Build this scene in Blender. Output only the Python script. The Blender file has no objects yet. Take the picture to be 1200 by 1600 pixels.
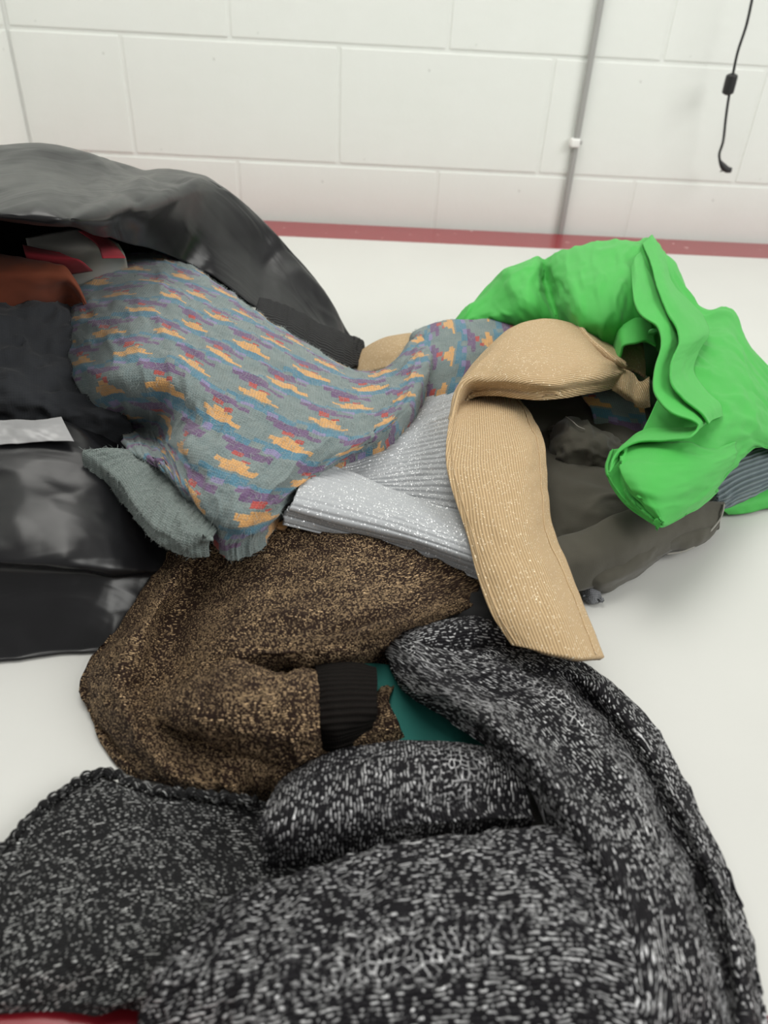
import bpy, bmesh, math, random
import numpy as np
from mathutils import Vector, Matrix

# ------------------------------------------------------------------ camera, world, lights, exposure
random.seed(4)
FPX, CAMH, TT = 1150.0, 0.385, 0.76            # focal in px (1200x1600), camera above table, table top height
PITCH, ROLL, YAW = 0.6042, 0.0558, 0.0371
_F = np.array([math.sin(YAW)*math.cos(PITCH), math.cos(YAW)*math.cos(PITCH), -math.sin(PITCH)])
_R0 = np.array([math.cos(YAW), -math.sin(YAW), 0.0]); _U0 = np.cross(_R0, _F)
_R = math.cos(ROLL)*_R0 + math.sin(ROLL)*_U0
_U = -math.sin(ROLL)*_R0 + math.cos(ROLL)*_U0
CAM = np.array([0, 0, TT + CAMH])
scene = bpy.context.scene
col = scene.collection
cd = bpy.data.cameras.new('camera'); co = bpy.data.objects.new('camera', cd); col.objects.link(co)
cd.sensor_fit = 'VERTICAL'; cd.sensor_height = 36.0; cd.lens = FPX/1600*36
cd.clip_start = 0.01
cd.dof.use_dof = True; cd.dof.focus_distance = 0.62; cd.dof.aperture_fstop = 6.8
M = Matrix.Identity(4)
for i in range(3):
    M[i][0] = _R[i]; M[i][1] = _U[i]; M[i][2] = -_F[i]; M[i][3] = CAM[i]
co.matrix_world = M
scene.camera = co
w = bpy.data.worlds.new('world'); scene.world = w; w.use_nodes = True
w.node_tree.nodes['Background'].inputs[0].default_value = (1.0, 0.985, 0.95, 1)
w.node_tree.nodes['Background'].inputs[1].default_value = 0.30
def area(name, loc, target, size, power, color):
    l = bpy.data.lights.new(name, 'AREA'); l.shape = 'RECTANGLE'; l.size, l.size_y = size
    l.energy = power; l.color = color
    o = bpy.data.objects.new(name, l); col.objects.link(o)
    o.location = loc
    d = Vector(target) - Vector(loc); o.rotation_euler = d.to_track_quat('-Z', 'Y').to_euler()
    return o
area('window_light', (2.0, -0.25, 2.3), (0.2, 0.9, 0.85), (1.6, 1.2), 36, (1.0, 1.0, 0.96))
area('ceiling_light', (-0.3, 0.9, 2.75), (-0.1, 0.8, 0.8), (1.4, 1.0), 24, (1.0, 0.985, 0.93))
vs = scene.view_settings
vs.view_transform = 'Standard'; vs.look = 'None'; vs.exposure = 0.12; vs.gamma = 1.0; vs.use_curve_mapping = False

# ------------------------------------------------------------------ node expression helper
class E:
    def __init__(s, nt, sock): s.nt, s.s = nt, sock
    def _op(s, op, b=None, c=None, clamp=False):
        n = s.nt.nodes.new('ShaderNodeMath'); n.operation = op; n.use_clamp = clamp
        s.nt.links.new(s.s, n.inputs[0])
        for k, v in ((1, b), (2, c)):
            if v is None: continue
            if isinstance(v, E): s.nt.links.new(v.s, n.inputs[k])
            else: n.inputs[k].default_value = v
        return E(s.nt, n.outputs[0])
    def __add__(s, b): return s._op('ADD', b)
    def __radd__(s, b): return s._op('ADD', b)
    def __sub__(s, b): return s._op('SUBTRACT', b)
    def __rsub__(s, b): return (s*-1.0) + b
    def __mul__(s, b): return s._op('MULTIPLY', b)
    def __rmul__(s, b): return s._op('MULTIPLY', b)
    def __truediv__(s, b): return s._op('DIVIDE', b)
    def lt(s, b): return s._op('LESS_THAN', b)
    def gt(s, b): return s._op('GREATER_THAN', b)
    def floor(s): return s._op('FLOOR')
    def fract(s): return s._op('FRACT')
    def abs(s): return s._op('ABSOLUTE')
    def sin(s): return s._op('SINE')
    def mod(s, b): return s._op('FLOORED_MODULO', b)
    def max(s, b): return s._op('MAXIMUM', b)
    def pow(s, b): return s._op('POWER', b)
    def clamp(s): return s._op('ADD', 0.0, clamp=True)
    def step(s, a, b):
        n = s.nt.nodes.new('ShaderNodeMapRange'); n.interpolation_type = 'SMOOTHSTEP'
        s.nt.links.new(s.s, n.inputs[0]); n.inputs[1].default_value = a; n.inputs[2].default_value = b
        if a > b:
            n.inputs[1].default_value = b; n.inputs[2].default_value = a
            n.inputs[3].default_value = 1; n.inputs[4].default_value = 0
        return E(s.nt, n.outputs[0])

class Mat:
    def __init__(s, name):
        s.m = bpy.data.materials.new(name); s.m.use_nodes = True
        s.nt = s.m.node_tree; s.b = s.nt.nodes['Principled BSDF']
    def set(s, **k):
        for key, v in k.items():
            i = s.b.inputs[key.replace('_', ' ')]
            if isinstance(v, E): s.nt.links.new(v.s, i)
            elif isinstance(v, bpy.types.NodeSocket): s.nt.links.new(v, i)
            elif isinstance(v, tuple): i.default_value = v + (1,) if len(v) == 3 else v
            else: i.default_value = v
        return s
    def uv(s):
        n = s.nt.nodes.new('ShaderNodeUVMap'); sp = s.nt.nodes.new('ShaderNodeSeparateXYZ')
        s.nt.links.new(n.outputs[0], sp.inputs[0])
        return E(s.nt, sp.outputs[0]), E(s.nt, sp.outputs[1])
    def obj(s):
        return s.nt.nodes.new('ShaderNodeTexCoord').outputs['Object']
    def vec(s, x, y=0.0, z=0.0):
        n = s.nt.nodes.new('ShaderNodeCombineXYZ')
        for k, v in enumerate((x, y, z)):
            if isinstance(v, E): s.nt.links.new(v.s, n.inputs[k])
            else: n.inputs[k].default_value = v
        return n.outputs[0]
    def noise(s, vec, scale=1.0, detail=2.0, rough=0.5, dist=0.0):
        n = s.nt.nodes.new('ShaderNodeTexNoise'); s.nt.links.new(vec, n.inputs['Vector'])
        n.inputs['Scale'].default_value = scale; n.inputs['Detail'].default_value = detail
        n.inputs['Roughness'].default_value = rough; n.inputs['Distortion'].default_value = dist
        return E(s.nt, n.outputs[0])
    def white(s, vec):
        n = s.nt.nodes.new('ShaderNodeTexWhiteNoise'); n.noise_dimensions = '2D'
        s.nt.links.new(vec, n.inputs['Vector']); return E(s.nt, n.outputs['Value'])
    def voro(s, vec, scale=1.0, rnd=1.0, feature='F1'):
        n = s.nt.nodes.new('ShaderNodeTexVoronoi'); n.voronoi_dimensions = '2D'; n.feature = feature
        s.nt.links.new(vec, n.inputs['Vector']); n.inputs['Scale'].default_value = scale
        n.inputs['Randomness'].default_value = rnd
        if feature != 'F1': return E(s.nt, n.outputs['Distance'])
        sp = s.nt.nodes.new('ShaderNodeSeparateColor'); s.nt.links.new(n.outputs['Color'], sp.inputs[0])
        return E(s.nt, n.outputs['Distance']), E(s.nt, sp.outputs[0]), E(s.nt, sp.outputs[1])
    def mix(s, fac, a, b):
        n = s.nt.nodes.new('ShaderNodeMix'); n.data_type = 'RGBA'; n.clamp_factor = True
        if isinstance(fac, E): s.nt.links.new(fac.s, n.inputs['Factor'])
        else: n.inputs['Factor'].default_value = fac
        for k, v in ((6, a), (7, b)):
            if isinstance(v, tuple): n.inputs[k].default_value = v + (1,)
            else: s.nt.links.new(v, n.inputs[k])
        return n.outputs[2]
    def bump(s, h, strength=0.5, dist=0.001):
        n = s.nt.nodes.new('ShaderNodeBump'); n.inputs['Strength'].default_value = strength
        n.inputs['Distance'].default_value = dist
        s.nt.links.new(h.s, n.inputs['Height'])
        s.nt.links.new(n.outputs[0], s.b.inputs['Normal']); return s

def rgb(r, g, b):
    f = lambda c: (c/255/12.92) if c/255 <= .04045 else ((c/255+.055)/1.055)**2.4
    return (f(r), f(g), f(b))

# ------------------------------------------------------------------ materials
def mat_wall():
    k = Mat('painted_block'); v = k.obj()
    a = k.noise(v, 60, 5, .6); b = k.noise(v, 14, 2); sp = k.noise(v, 33, 1, .3)
    speck = sp.step(.775, .80)*b.step(.45, .6)
    c = k.mix(b, (.79, .815, .78), (.83, .85, .825)); c = k.mix(speck*.55, c, (.25, .25, .23))
    k.set(Base_Color=c, Roughness=.55); k.bump(a + speck*-1.5, .18, .003); return k.m
def mat_mortar():
    k = Mat('painted_mortar'); v = k.obj(); a = k.noise(v, 80, 4)
    k.set(Base_Color=(.81, .83, .80), Roughness=.6); k.bump(a, .4, .003); return k.m
def mat_plain(name, c, rough=.5, metal=0., bump=0., bscale=200., var=0., spec=.5):
    k = Mat(name); v = k.obj(); n = k.noise(v, bscale, 3)
    cc = k.mix(n, tuple(x*(1-var) for x in c), tuple(min(1, x*(1+var)) for x in c)) if var else c
    k.set(Base_Color=cc, Roughness=rough, Metallic=metal, Specular_IOR_Level=spec)
    if bump: k.bump(n, bump, .001)
    return k.m
def mat_table():
    k = Mat('white_laminate'); v = k.obj(); n = k.noise(v, 9, 3); s = k.noise(v, 300, 2)
    k.set(Base_Color=k.mix(n, (.60, .60, .575), (.64, .64, .615)), Roughness=.30 + n*.12)
    k.bump(s, .06, .0005); return k.m
def mat_red():
    k = Mat('red_paint'); v = k.obj(); n = k.noise(v, 30, 4); c = k.noise(v, 70, 2)
    chip = c.step(.73, .76)
    k.set(Base_Color=k.mix(chip*.7, k.mix(n, (.23, .010, .019), (.28, .018, .027)), (.75, .6, .55)), Roughness=.22); return k.m
def mat_bag():
    k = Mat('black_plastic'); u, v = k.uv()
    n1 = k.noise(k.vec(u*5, v*16), 1, 3, .5, .8); n2 = k.noise(k.vec(u*40, v*40), 1, 3)
    rid = (n1 - .5).abs()*2.0
    k.set(Base_Color=k.mix(n2, (.007, .007, .008), (.012, .012, .014)), Roughness=.25 + n2*.14, Specular_IOR_Level=.42)
    k.bump(rid.step(0.0, .35)*.6 + n2*.10, .2, .004); return k.m
def mat_lurex(name, base, base2, metal, su, sv, thr, rough=.32, zig=.2, thick=.27, lace=0.0):
    """dark knit with a metallic thread: rows of thin, broken, wavy strokes"""
    k = Mat(name); u, v = k.uv()
    wv = k.noise(k.vec(u*70, v*70), 1, 3) - .5
    wv2 = k.noise(k.vec(u/su*.9, v/sv*.45), 1, 1) - .5
    vv = v/sv + wv*2.2 + wv2*zig*4
    row = vv.floor(); fv = (vv.fract() - .5).abs()
    n = k.noise(k.vec(u/su + wv*1.5, row*3.17), 1, 1.0, .6)
    r2 = k.noise(k.vec(u/su*.35 + 40.0, row*5.31), 1, 1.0)
    dens = k.noise(k.vec(u*30, v*30), 1, 3, .6)
    dash = (n + (dens - .5)*.30).step(thr - .03, thr + .09)*fv.step(thick + .14, thick - .12)
    if lace:
        hc = k.voro(k.vec(u/lace + wv*2.0, v/lace*1.25 + wv*2.0), 1, 1.0, 'DISTANCE_TO_EDGE')
        honey = hc.step(.15, .06)*n.step(.40, .56)
        band = (k.noise(k.vec(u*4, v*14), 1, 1)).step(.52, .60)
        dash = dash*(1.0 - band) + honey*band
    dim = dash*(r2.step(.25, .7)*.65 + .35)
    fine = k.noise(k.vec(u/su*2.6, v/sv*2.6), 1, 1)
    k.set(Base_Color=k.mix(dim, k.mix(fine, base, base2), metal), Metallic=dash*.45, Roughness=.8 - dash*(.8 - rough),
          Specular_IOR_Level=.25)
    k.bump((1.0 - fv*2)*.7 + dash*.5 + fine*.5, .9, sv*.6); return k.m
def mat_knit(name, c1, c2, su, sv, spark=None, sp_thr=.86, rough=.85, rib=0., seam=None, strength=.6, sheen=.12, spec=.25):
    """plain knit: V-stitches of su x sv, optional rib period and glitter"""
    k = Mat(name); u, v = k.uv()
    wob = k.noise(k.vec(u*55, v*55), 1, 3) - .5
    uu = (u + wob*su*.6)/su; vv = (v + wob*sv*.6)/sv
    fu = (uu.fract() - .5).abs()*2
    fv = ((vv + fu*.55).fract() - .5).abs()*2
    st = (1.0 - fu)*.5 + (1.0 - fv)*.6
    h = st
    if rib: h = ((v/rib*6.2832).sin()*.5 + .5)*1.4 + st*.35
    fine = k.noise(k.vec(u*900, v*900), 1, 2)
    c = k.mix(h*.55 + fine*.35, c1, c2)
    if seam:
        for s0 in seam:
            ln = (v - s0).abs().step(.0011, .0004); c = k.mix(ln*.45, c, tuple(x*.45 for x in c1)); h = h - ln*1.5
    if spark:
        rnd = k.white(k.vec((u/.0007).floor(), (v/.0007).floor())); g = rnd.step(sp_thr, sp_thr + .05)
        c = k.mix(g*.85, c, spark); k.set(Metallic=g*.7, Roughness=rough - g*(rough - .3))
    else: k.set(Roughness=rough)
    k.set(Base_Color=c, Specular_IOR_Level=spec, Sheen_Weight=sheen, Sheen_Roughness=.5)
    k.bump(h + fine*.25, strength, max(sv, rib)*.4); return k.m
def mat_fairisle(shift=0.0):
    k = Mat('patterned_mohair'); u, v = k.uv()
    S = .0023
    wob = k.noise(k.vec(u*30, v*30), 1, 2) - .5; hair = k.noise(k.vec(u*800, v*350), 1, 3, .65, 1.2)
    un = u + wob*.004 + (hair - .5)*.0040; vn = v + wob*.004 + (hair - .5)*.0036 + shift
    us = (un/S).floor()*S; vsn = (vn/S).floor()*S
    PU, PV = .060, .042
    vv = vsn/PV; rowi = vv.floor(); y = vv.fract()
    x = (us/PU + rowi*.37).fract(); x2 = (x + .42).fract()
    def rect(xx, x0, x1, y0, y1): return xx.gt(x0)*xx.lt(x1)*y.gt(y0)*y.lt(y1)
    yel = (rect(x, .30, .52, .06, .14) + rect(x, .14, .60, .14, .25) + rect(x, .22, .74, .25, .34)).clamp()
    red = (rect(x, .44, .56, -.01, .07) + rect(x2, .30, .45, .85, .99)).clamp()
    pur = (rect(x2, .05, .60, .64, .76) + rect(x2, .16, .80, .76, .89)).clamp()
    blu = (rect(x, -.1, .70, .38, .50) + rect(x, .16, 1.1, .50, .64)).clamp()
    lil = (rect(x2, .64, .84, .55, .68) + rect(x2, .04, .20, .56, .65)).clamp()
    tone = k.noise(k.vec(u*60, v*60), 1, 3)
    c = k.mix(tone, rgb(100, 122, 126), rgb(142, 152, 148))
    c = k.mix(blu*.85, c, rgb(72, 130, 156)); c = k.mix(pur*.88, c, rgb(112, 76, 122))
    c = k.mix(lil*.9, c, rgb(144, 132, 176)); c = k.mix(yel, c, rgb(222, 168, 104)); c = k.mix(red*.95, c, rgb(186, 70, 62))
    fu = ((u/S).fract() - .5).abs()*2; fv = ((v/S + fu*.5).fract() - .5).abs()*2
    st = (1.0 - fu)*.5 + (1.0 - fv)*.5
    c = k.mix((1.0 - st)*.35, c, rgb(60, 62, 64)); c = k.mix(hair.step(.55, .8)*.30, c, rgb(160, 164, 160))
    k.set(Base_Color=c, Roughness=.95, Specular_IOR_Level=.15, Sheen_Weight=.25, Sheen_Roughness=.6)
    k.bump(st*.8 + hair*.9, .55, .0012); return k.m
def mat_cloth(name, c, rough=.6, weave=.0006, var=.12, sheen=.1, spec=.35):
    k = Mat(name); u, v = k.uv()
    n = k.noise(k.vec(u*22, v*22), 1, 4); wv = ((u/weave*6.283).sin() + (v/weave*6.283).sin())*.25
    f = k.noise(k.vec(u*150, v*150), 1, 3)
    k.set(Base_Color=k.mix(n, tuple(x*(1-var) for x in c), tuple(x*(1+var) for x in c)), Roughness=rough,
          Sheen_Weight=sheen, Specular_IOR_Level=spec)
    k.bump(wv + f*1.2, .25, .0006); return k.m

MT = dict(
    wall=mat_wall(), mortar=mat_mortar(), table=mat_table(), red=mat_red(), bag=mat_bag(),
    steel=mat_plain('painted_pipe', (.36, .36, .35), .45), white=mat_plain('white_plastic', (.85, .85, .83), .4),
    black=mat_plain('black_rubber', (.012, .012, .013), .45), floor=mat_plain('grey_floor', (.42, .41, .39), .6, var=.1, bscale=20),
    tleg=mat_plain('grey_metal', (.25, .25, .26), .4, 1.0),
    hem_sheen=mat_plain('painted_hem_sheen', (.34, .34, .345), .35, spec=.6),  # highlight on the sack lip, put into the base colour as lighter grey
    blurex=mat_lurex('black_silver_knit', (.004, .0036, .005), (.010, .009, .012), (.93, .93, .95), .0034, .0020, .50, .28, .26, .20, .0040),
    blurex2=mat_lurex('black_silver_fine_knit', (.006, .006, .007), (.018, .018, .019), (.84, .85, .84), .0024, .0015, .53, .28, .25, .2),
    brown=mat_lurex('brown_gold_knit', (.012, .0055, .003), (.030, .013, .007), (1.0, .70, .40), .0015, .0013, .505, .22, .35, .24),
    bcuff=mat_knit('black_rib', (.004, .0035, .003), (.010, .008, .007), .0016, .0016, rib=.0042, strength=.7, sheen=0., spec=.1),
    silver=mat_knit('silver_rib', rgb(150, 153, 157), rgb(192, 195, 198), .0009, .0009, spark=(.92, .93, .95), sp_thr=.90, rough=.75, strength=.3),
    beige=mat_knit('beige_rib', rgb(146, 119, 84), rgb(204, 176, 136), .0010, .0010, spark=(1.0, .9, .7), sp_thr=.945, rough=.75, rib=.0023, strength=.5),
    fair=mat_fairisle(), fair2=mat_fairisle(.017),
    hemrib=mat_knit('grey_mohair_rib', rgb(96, 108, 106), rgb(136, 146, 142), .0018, .0018, strength=.8),
    cuffrib=mat_knit('blue_grey_rib', rgb(70, 84, 90), rgb(128, 142, 146), .0018, .0018, rib=.0052, strength=.8),
    green=mat_cloth('green_crepe', (.058, .43, .066), .58, .0007, .08),
    olive=mat_cloth('olive_cotton', rgb(78, 75, 66), .8, .0008, .15, .2, .2),
    teal=mat_cloth('teal_cotton', rgb(24, 104, 96), .7),
    stripe_red=mat_cloth('red_cotton', rgb(150, 40, 52), .8), stripe_white=mat_cloth('pale_cotton', rgb(160, 160, 155), .8),
    orange=mat_cloth('rust_cotton', rgb(128, 66, 44), .85), navy=mat_cloth('charcoal_wool', rgb(50, 52, 56), .9, .002, .35),
    charcoal=mat_knit('charcoal_knit', (.010, .010, .011), (.04, .04, .042), .002, .002, rib=.005, strength=.8, sheen=0.),
    marl=mat_knit('grey_marl_knit', (.03, .03, .035), (.30, .31, .33), .0015, .0015, strength=.8),
    blackc=mat_cloth('matte_black', (.010, .010, .011), .85),
    button=mat_plain('green_button', (.10, .50, .14), .25),
    thread=mat_plain('pale_thread', (.30, .29, .26), .8),
)

# ------------------------------------------------------------------ helpers
def tag(o, label=None, cat=None, kind=None, group=None):
    if label: o['label'] = label
    if cat: o['category'] = cat
    if kind: o['kind'] = kind
    if group: o['group'] = group
    return o
def empty(name, loc, label, cat):
    o = bpy.data.objects.new(name, None); o.location = loc; o.empty_display_size = .05; col.objects.link(o)
    return tag(o, label, cat)
def link(name, me, mat, parent=None, smooth=True):
    o = bpy.data.objects.new(name, me); col.objects.link(o)
    if mat: me.materials.append(mat)
    if smooth: me.polygons.foreach_set('use_smooth', [True]*len(me.polygons))
    if parent:
        o.parent = parent; o.matrix_parent_inverse = Matrix.Translation(-Vector(parent.location))
    return o
def box(bm, x0, x1, y0, y1, z0, z1, bev=0.0):
    r = bmesh.ops.create_cube(bm, size=1)
    for v in r['verts']:
        v.co = Vector((x0 + (v.co.x+.5)*(x1-x0), y0 + (v.co.y+.5)*(y1-y0), z0 + (v.co.z+.5)*(z1-z0)))
    if bev:
        es = list({e for v in r['verts'] for e in v.link_edges})
        bmesh.ops.bevel(bm, geom=es, offset=bev, segments=2, affect='EDGES', profile=.7)
def boxobj(name, dims, mat, parent=None, bev=0.0):
    bm = bmesh.new(); box(bm, *dims, bev); me = bpy.data.meshes.new(name); bm.to_mesh(me); bm.free()
    return link(name, me, mat, parent, False)
def P(x, y, z):
    """point seen at pixel x,y that lies z metres above the table top"""
    d = FPX*_F + (x-600)*_R + (800-y)*_U
    return CAM + d*((z-CAMH)/d[2])
def PY(x, y, Y):
    d = FPX*_F + (x-600)*_R + (800-y)*_U
    return CAM + d*(Y/d[1])
def tube(name, pts, rad, mat, parent=None, n=10, sub=6):
    pts = crv(np.array(pts, float), sub); rad = np.interp(np.linspace(0, 1, len(pts)), np.linspace(0, 1, len(rad)), rad) if hasattr(rad, '__len__') else np.full(len(pts), rad)
    vs_, fs = [], []
    t0 = np.gradient(pts, axis=0); up = np.array([.3, .2, 1.0])
    for i, p in enumerate(pts):
        t = t0[i]/np.linalg.norm(t0[i]); a = np.cross(t, up); a /= np.linalg.norm(a); b = np.cross(t, a); up = -np.cross(t, a) if False else np.cross(a, t)
        for j in range(n):
            th = 2*math.pi*j/n; vs_.append(p + rad[i]*(math.cos(th)*a + math.sin(th)*b))
    for i in range(len(pts)-1):
        for j in range(n):
            fs.append((i*n+j, i*n+(j+1) % n, (i+1)*n+(j+1) % n, (i+1)*n+j))
    fs.append(tuple(range(n))); fs.append(tuple((len(pts)-1)*n+j for j in reversed(range(n))))
    me = bpy.data.meshes.new(name); me.from_pydata([tuple(v) for v in vs_], [], fs)
    al = np.concatenate([[0], np.cumsum(np.linalg.norm(np.diff(pts, axis=0), axis=1))]); uvl = me.uv_layers.new(name='UVMap')
    for lp in me.loops:
        i, j = divmod(lp.vertex_index, n); uvl.data[lp.index].uv = (al[i], j*2*math.pi/n*rad[i])
    bm = bmesh.new(); bm.from_mesh(me); bmesh.ops.recalc_face_normals(bm, faces=bm.faces); bm.to_mesh(me); bm.free()
    return link(name, me, mat, parent)
def cr_matrix(n, m):
    """matrix mapping n control values to m samples by Catmull-Rom"""
    A = np.zeros((m, n)); ts = np.linspace(0, n-1, m)
    for r, t in enumerate(ts):
        i = min(int(t), n-2); f = t-i
        wgt = (-.5*f+f*f-.5*f**3, 1-2.5*f*f+1.5*f**3, .5*f+2*f*f-1.5*f**3, -.5*f*f+.5*f**3)
        for k, wk in zip((i-1, i, i+1, i+2), wgt):
            if k < 0: A[r, 0] += 2*wk; A[r, 1] -= wk
            elif k > n-1: A[r, n-1] += 2*wk; A[r, n-2] -= wk
            else: A[r, k] += wk
    return A
def crv(p, sub): return cr_matrix(len(p), (len(p)-1)*sub+1) @ p
GRID = {}
_perm = np.random.RandomState(7).rand(256, 256)
def noise2(x, y, seed=0):
    x = x + seed*17.31; y = y + seed*9.77
    xi = np.floor(x).astype(int); yi = np.floor(y).astype(int); fx = x-xi; fy = y-yi
    fx = fx*fx*fx*(fx*(fx*6-15)+10); fy = fy*fy*fy*(fy*(fy*6-15)+10)
    g = lambda a, b: _perm[a & 255, b & 255]
    return ((g(xi, yi)*(1-fx)+g(xi+1, yi)*fx)*(1-fy) + (g(xi, yi+1)*(1-fx)+g(xi+1, yi+1)*fx)*fy)*2-1
def fbm(x, y, seed=0):
    return noise2(x, y, seed) + .5*noise2(2*x+3.1, 2*y+1.7, seed+1) + .25*noise2(4*x, 4*y, seed+2)

def facet(x, y, seed=0):
    x, y = .82*x+.57*y + .35*noise2(x*.7, y*.7, seed+5), -.57*x+.82*y + .35*noise2(x*.7+9, y*.7, seed+6)
    x = x + seed*13.7; y = y + seed*5.3
    xi = np.floor(x).astype(int); yi = np.floor(y).astype(int); fx = x-xi; fy = y-yi
    g = lambda a, b: _perm[a & 255, b & 255]
    a, b, c, d = g(xi, yi), g(xi+1, yi), g(xi, yi+1), g(xi+1, yi+1)
    lo = a + (b-a)*fx + (d-b)*fy; hi = a + (d-c)*fx + (c-a)*fy
    return np.where(fx > fy, lo, hi)*2-1
def patch(name, rows, mat, parent=None, n=(80, 80), th=.003, skirt=None, wr=(), ribs=None, swap=False,
          edge=None, clipz=.002, bulge=0.0, fray=None, uvshift=(0, 0), wrfade=.0, fan=False):
    """cloth sheet through a control net of (pixel x, pixel y, height in mm [, dx, dy, dz mm])
    skirt: {'N','S','W','E'} -> (z mm, outward mm); wr: list of (amp, len_u, len_v, kind); ribs: (axis, period, amp)"""
    G = np.array([[P(c[0], c[1], c[2]*.001) + (np.array(c[3:6])*.001 if len(c) > 3 else 0) for c in r] for r in rows])
    for side, (zt, out) in (skirt or {}).items():
        H = {'N': G, 'S': G[::-1], 'W': G.transpose(1, 0, 2), 'E': G.transpose(1, 0, 2)[::-1]}[side]
        d = H[0]-H[1]; d[:, 2] = 0; d /= (np.linalg.norm(d, axis=1)[:, None]+1e-6)
        zt = (TT + zt*.001) if zt >= 0 else H[0][:, 2] + zt*.001; out *= .001
        m = H[0] + d*out*.75; m[:, 2] = H[0][:, 2]*.62 + zt*.38
        e = H[0] + d*out*.8; e[:, 2] = np.minimum(H[0][:, 2]-.001, zt)
        H = np.concatenate([e[None], m[None], H])
        G = {'N': H, 'S': H[::-1], 'W': H.transpose(1, 0, 2), 'E': H[::-1].transpose(1, 0, 2)}[side]
    nv, nu = n
    X = np.einsum('ai,ijk->ajk', cr_matrix(G.shape[0], nv), G)
    X = np.einsum('bj,ajk->abk', cr_matrix(G.shape[1], nu), X)
    lu = np.concatenate([[0], np.cumsum(np.linalg.norm(np.diff(X, axis=1), axis=2).mean(0))])
    lv = np.concatenate([[0], np.cumsum(np.linalg.norm(np.diff(X, axis=0), axis=2).mean(1))])
    Um, Vm = np.meshgrid(lu, lv)
    def normals():
        a = np.gradient(X, axis=1); b = np.gradient(X, axis=0)
        N = np.cross(a, b); return N/(np.linalg.norm(N, axis=2)[..., None]+1e-12)
    N = normals()
    flip = (N*(CAM-X)).sum() < 0
    if flip: N = -N
    du = np.linalg.norm(np.diff(X, axis=1), axis=2); dv = np.linalg.norm(np.diff(X, axis=0), axis=2)
    UL = np.concatenate([np.zeros((nv, 1)), np.cumsum(du, 1)], 1); UL = UL - UL[:, nu//2:nu//2+1] + lu[nu//2]
    VL = np.concatenate([np.zeros((1, nu)), np.cumsum(dv, 0)], 0); VL = VL - VL[nv//2:nv//2+1] + lv[nv//2]
    if fan: UL, VL = Um, Vm
    D = np.zeros(Um.shape)
    for k, (amp, su, sv, kind) in enumerate(wr):
        f = fbm(Um/su+k*5, Vm/sv+k*3, k+len(name))
        if kind == 'f': f = facet(Um/su, Vm/sv, k+len(name))
        if kind == 'r': f = 1-2*np.minimum(1, np.abs(f)*1.4)
        D += amp*.001*f
    if wrfade:
        tt = np.minimum(np.linspace(0, 1, nu), np.linspace(1, 0, nu)); D *= np.clip(tt/wrfade, 0, 1)[None, :]
    if ribs:
        ax, per, amp = ribs; q = (Vm if ax == 'v' else Um)
        ph = (q/per) % 1.0 - .5; D -= amp*.001*np.exp(-(ph/.13)**2)
    if edge:   # scalloped first rows: (side, period mm, amp mm, width)
        pass
    X = X + N*D[..., None]
    if fray:
        side, per, amp, wid = fray
        if side == 'N':
            d = X[0]-X[max(2, int(wid))]; d /= np.linalg.norm(d, axis=1)[:, None]
            s = amp*.001*(np.abs(np.sin(lu/(per*.001)*math.pi)) + .5*noise2(lu*300, lu*0, 3))
            for r in range(int(wid)):
                X[r] += d*(s*(1-r/wid))[:, None]
        if side == 'S':
            d = X[-1]-X[-1-max(2, int(wid))]; d /= np.linalg.norm(d, axis=1)[:, None]
            s = amp*.001*(np.abs(np.sin(lu/(per*.001)*math.pi)) + .5*noise2(lu*300, lu*0, 3))
            for r in range(int(wid)):
                X[-1-r] += d*(s*(1-r/wid))[:, None]
    GRID[name if parent is None else parent.name+'/'+name] = (X, N)
    X[..., 2] = np.maximum(X[..., 2], TT+clipz); X[..., 0] = np.maximum(X[..., 0], XL+.03)
    idx = np.arange(nu*nv).reshape(nv, nu)
    q = np.stack([idx[:-1, :-1], idx[:-1, 1:], idx[1:, 1:], idx[1:, :-1]], -1).reshape(-1, 4)
    if flip: q = q[:, ::-1]
    me = bpy.data.meshes.new(name)
    me.vertices.add(nu*nv); me.vertices.foreach_set('co', X.reshape(-1))
    me.loops.add(q.size); me.loops.foreach_set('vertex_index', q.reshape(-1).astype(np.int32))
    me.polygons.add(len(q)); me.polygons.foreach_set('loop_start', np.arange(0, q.size, 4, dtype=np.int32))
    me.polygons.foreach_set('loop_total', np.full(len(q), 4, dtype=np.int32))
    me.update(calc_edges=True)
    uvl = me.uv_layers.new(name='UVMap')
    UV = np.stack([UL+uvshift[0], VL+uvshift[1]], -1).reshape(-1, 2)
    if swap: UV = UV[:, ::-1]
    uvl.data.foreach_set('uv', UV[q.reshape(-1)].reshape(-1))
    o = link(name, me, mat, parent)
    if th:
        md = o.modifiers.new('thickness', 'SOLIDIFY'); md.thickness = th; md.offset = -1.0
    return o

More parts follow.
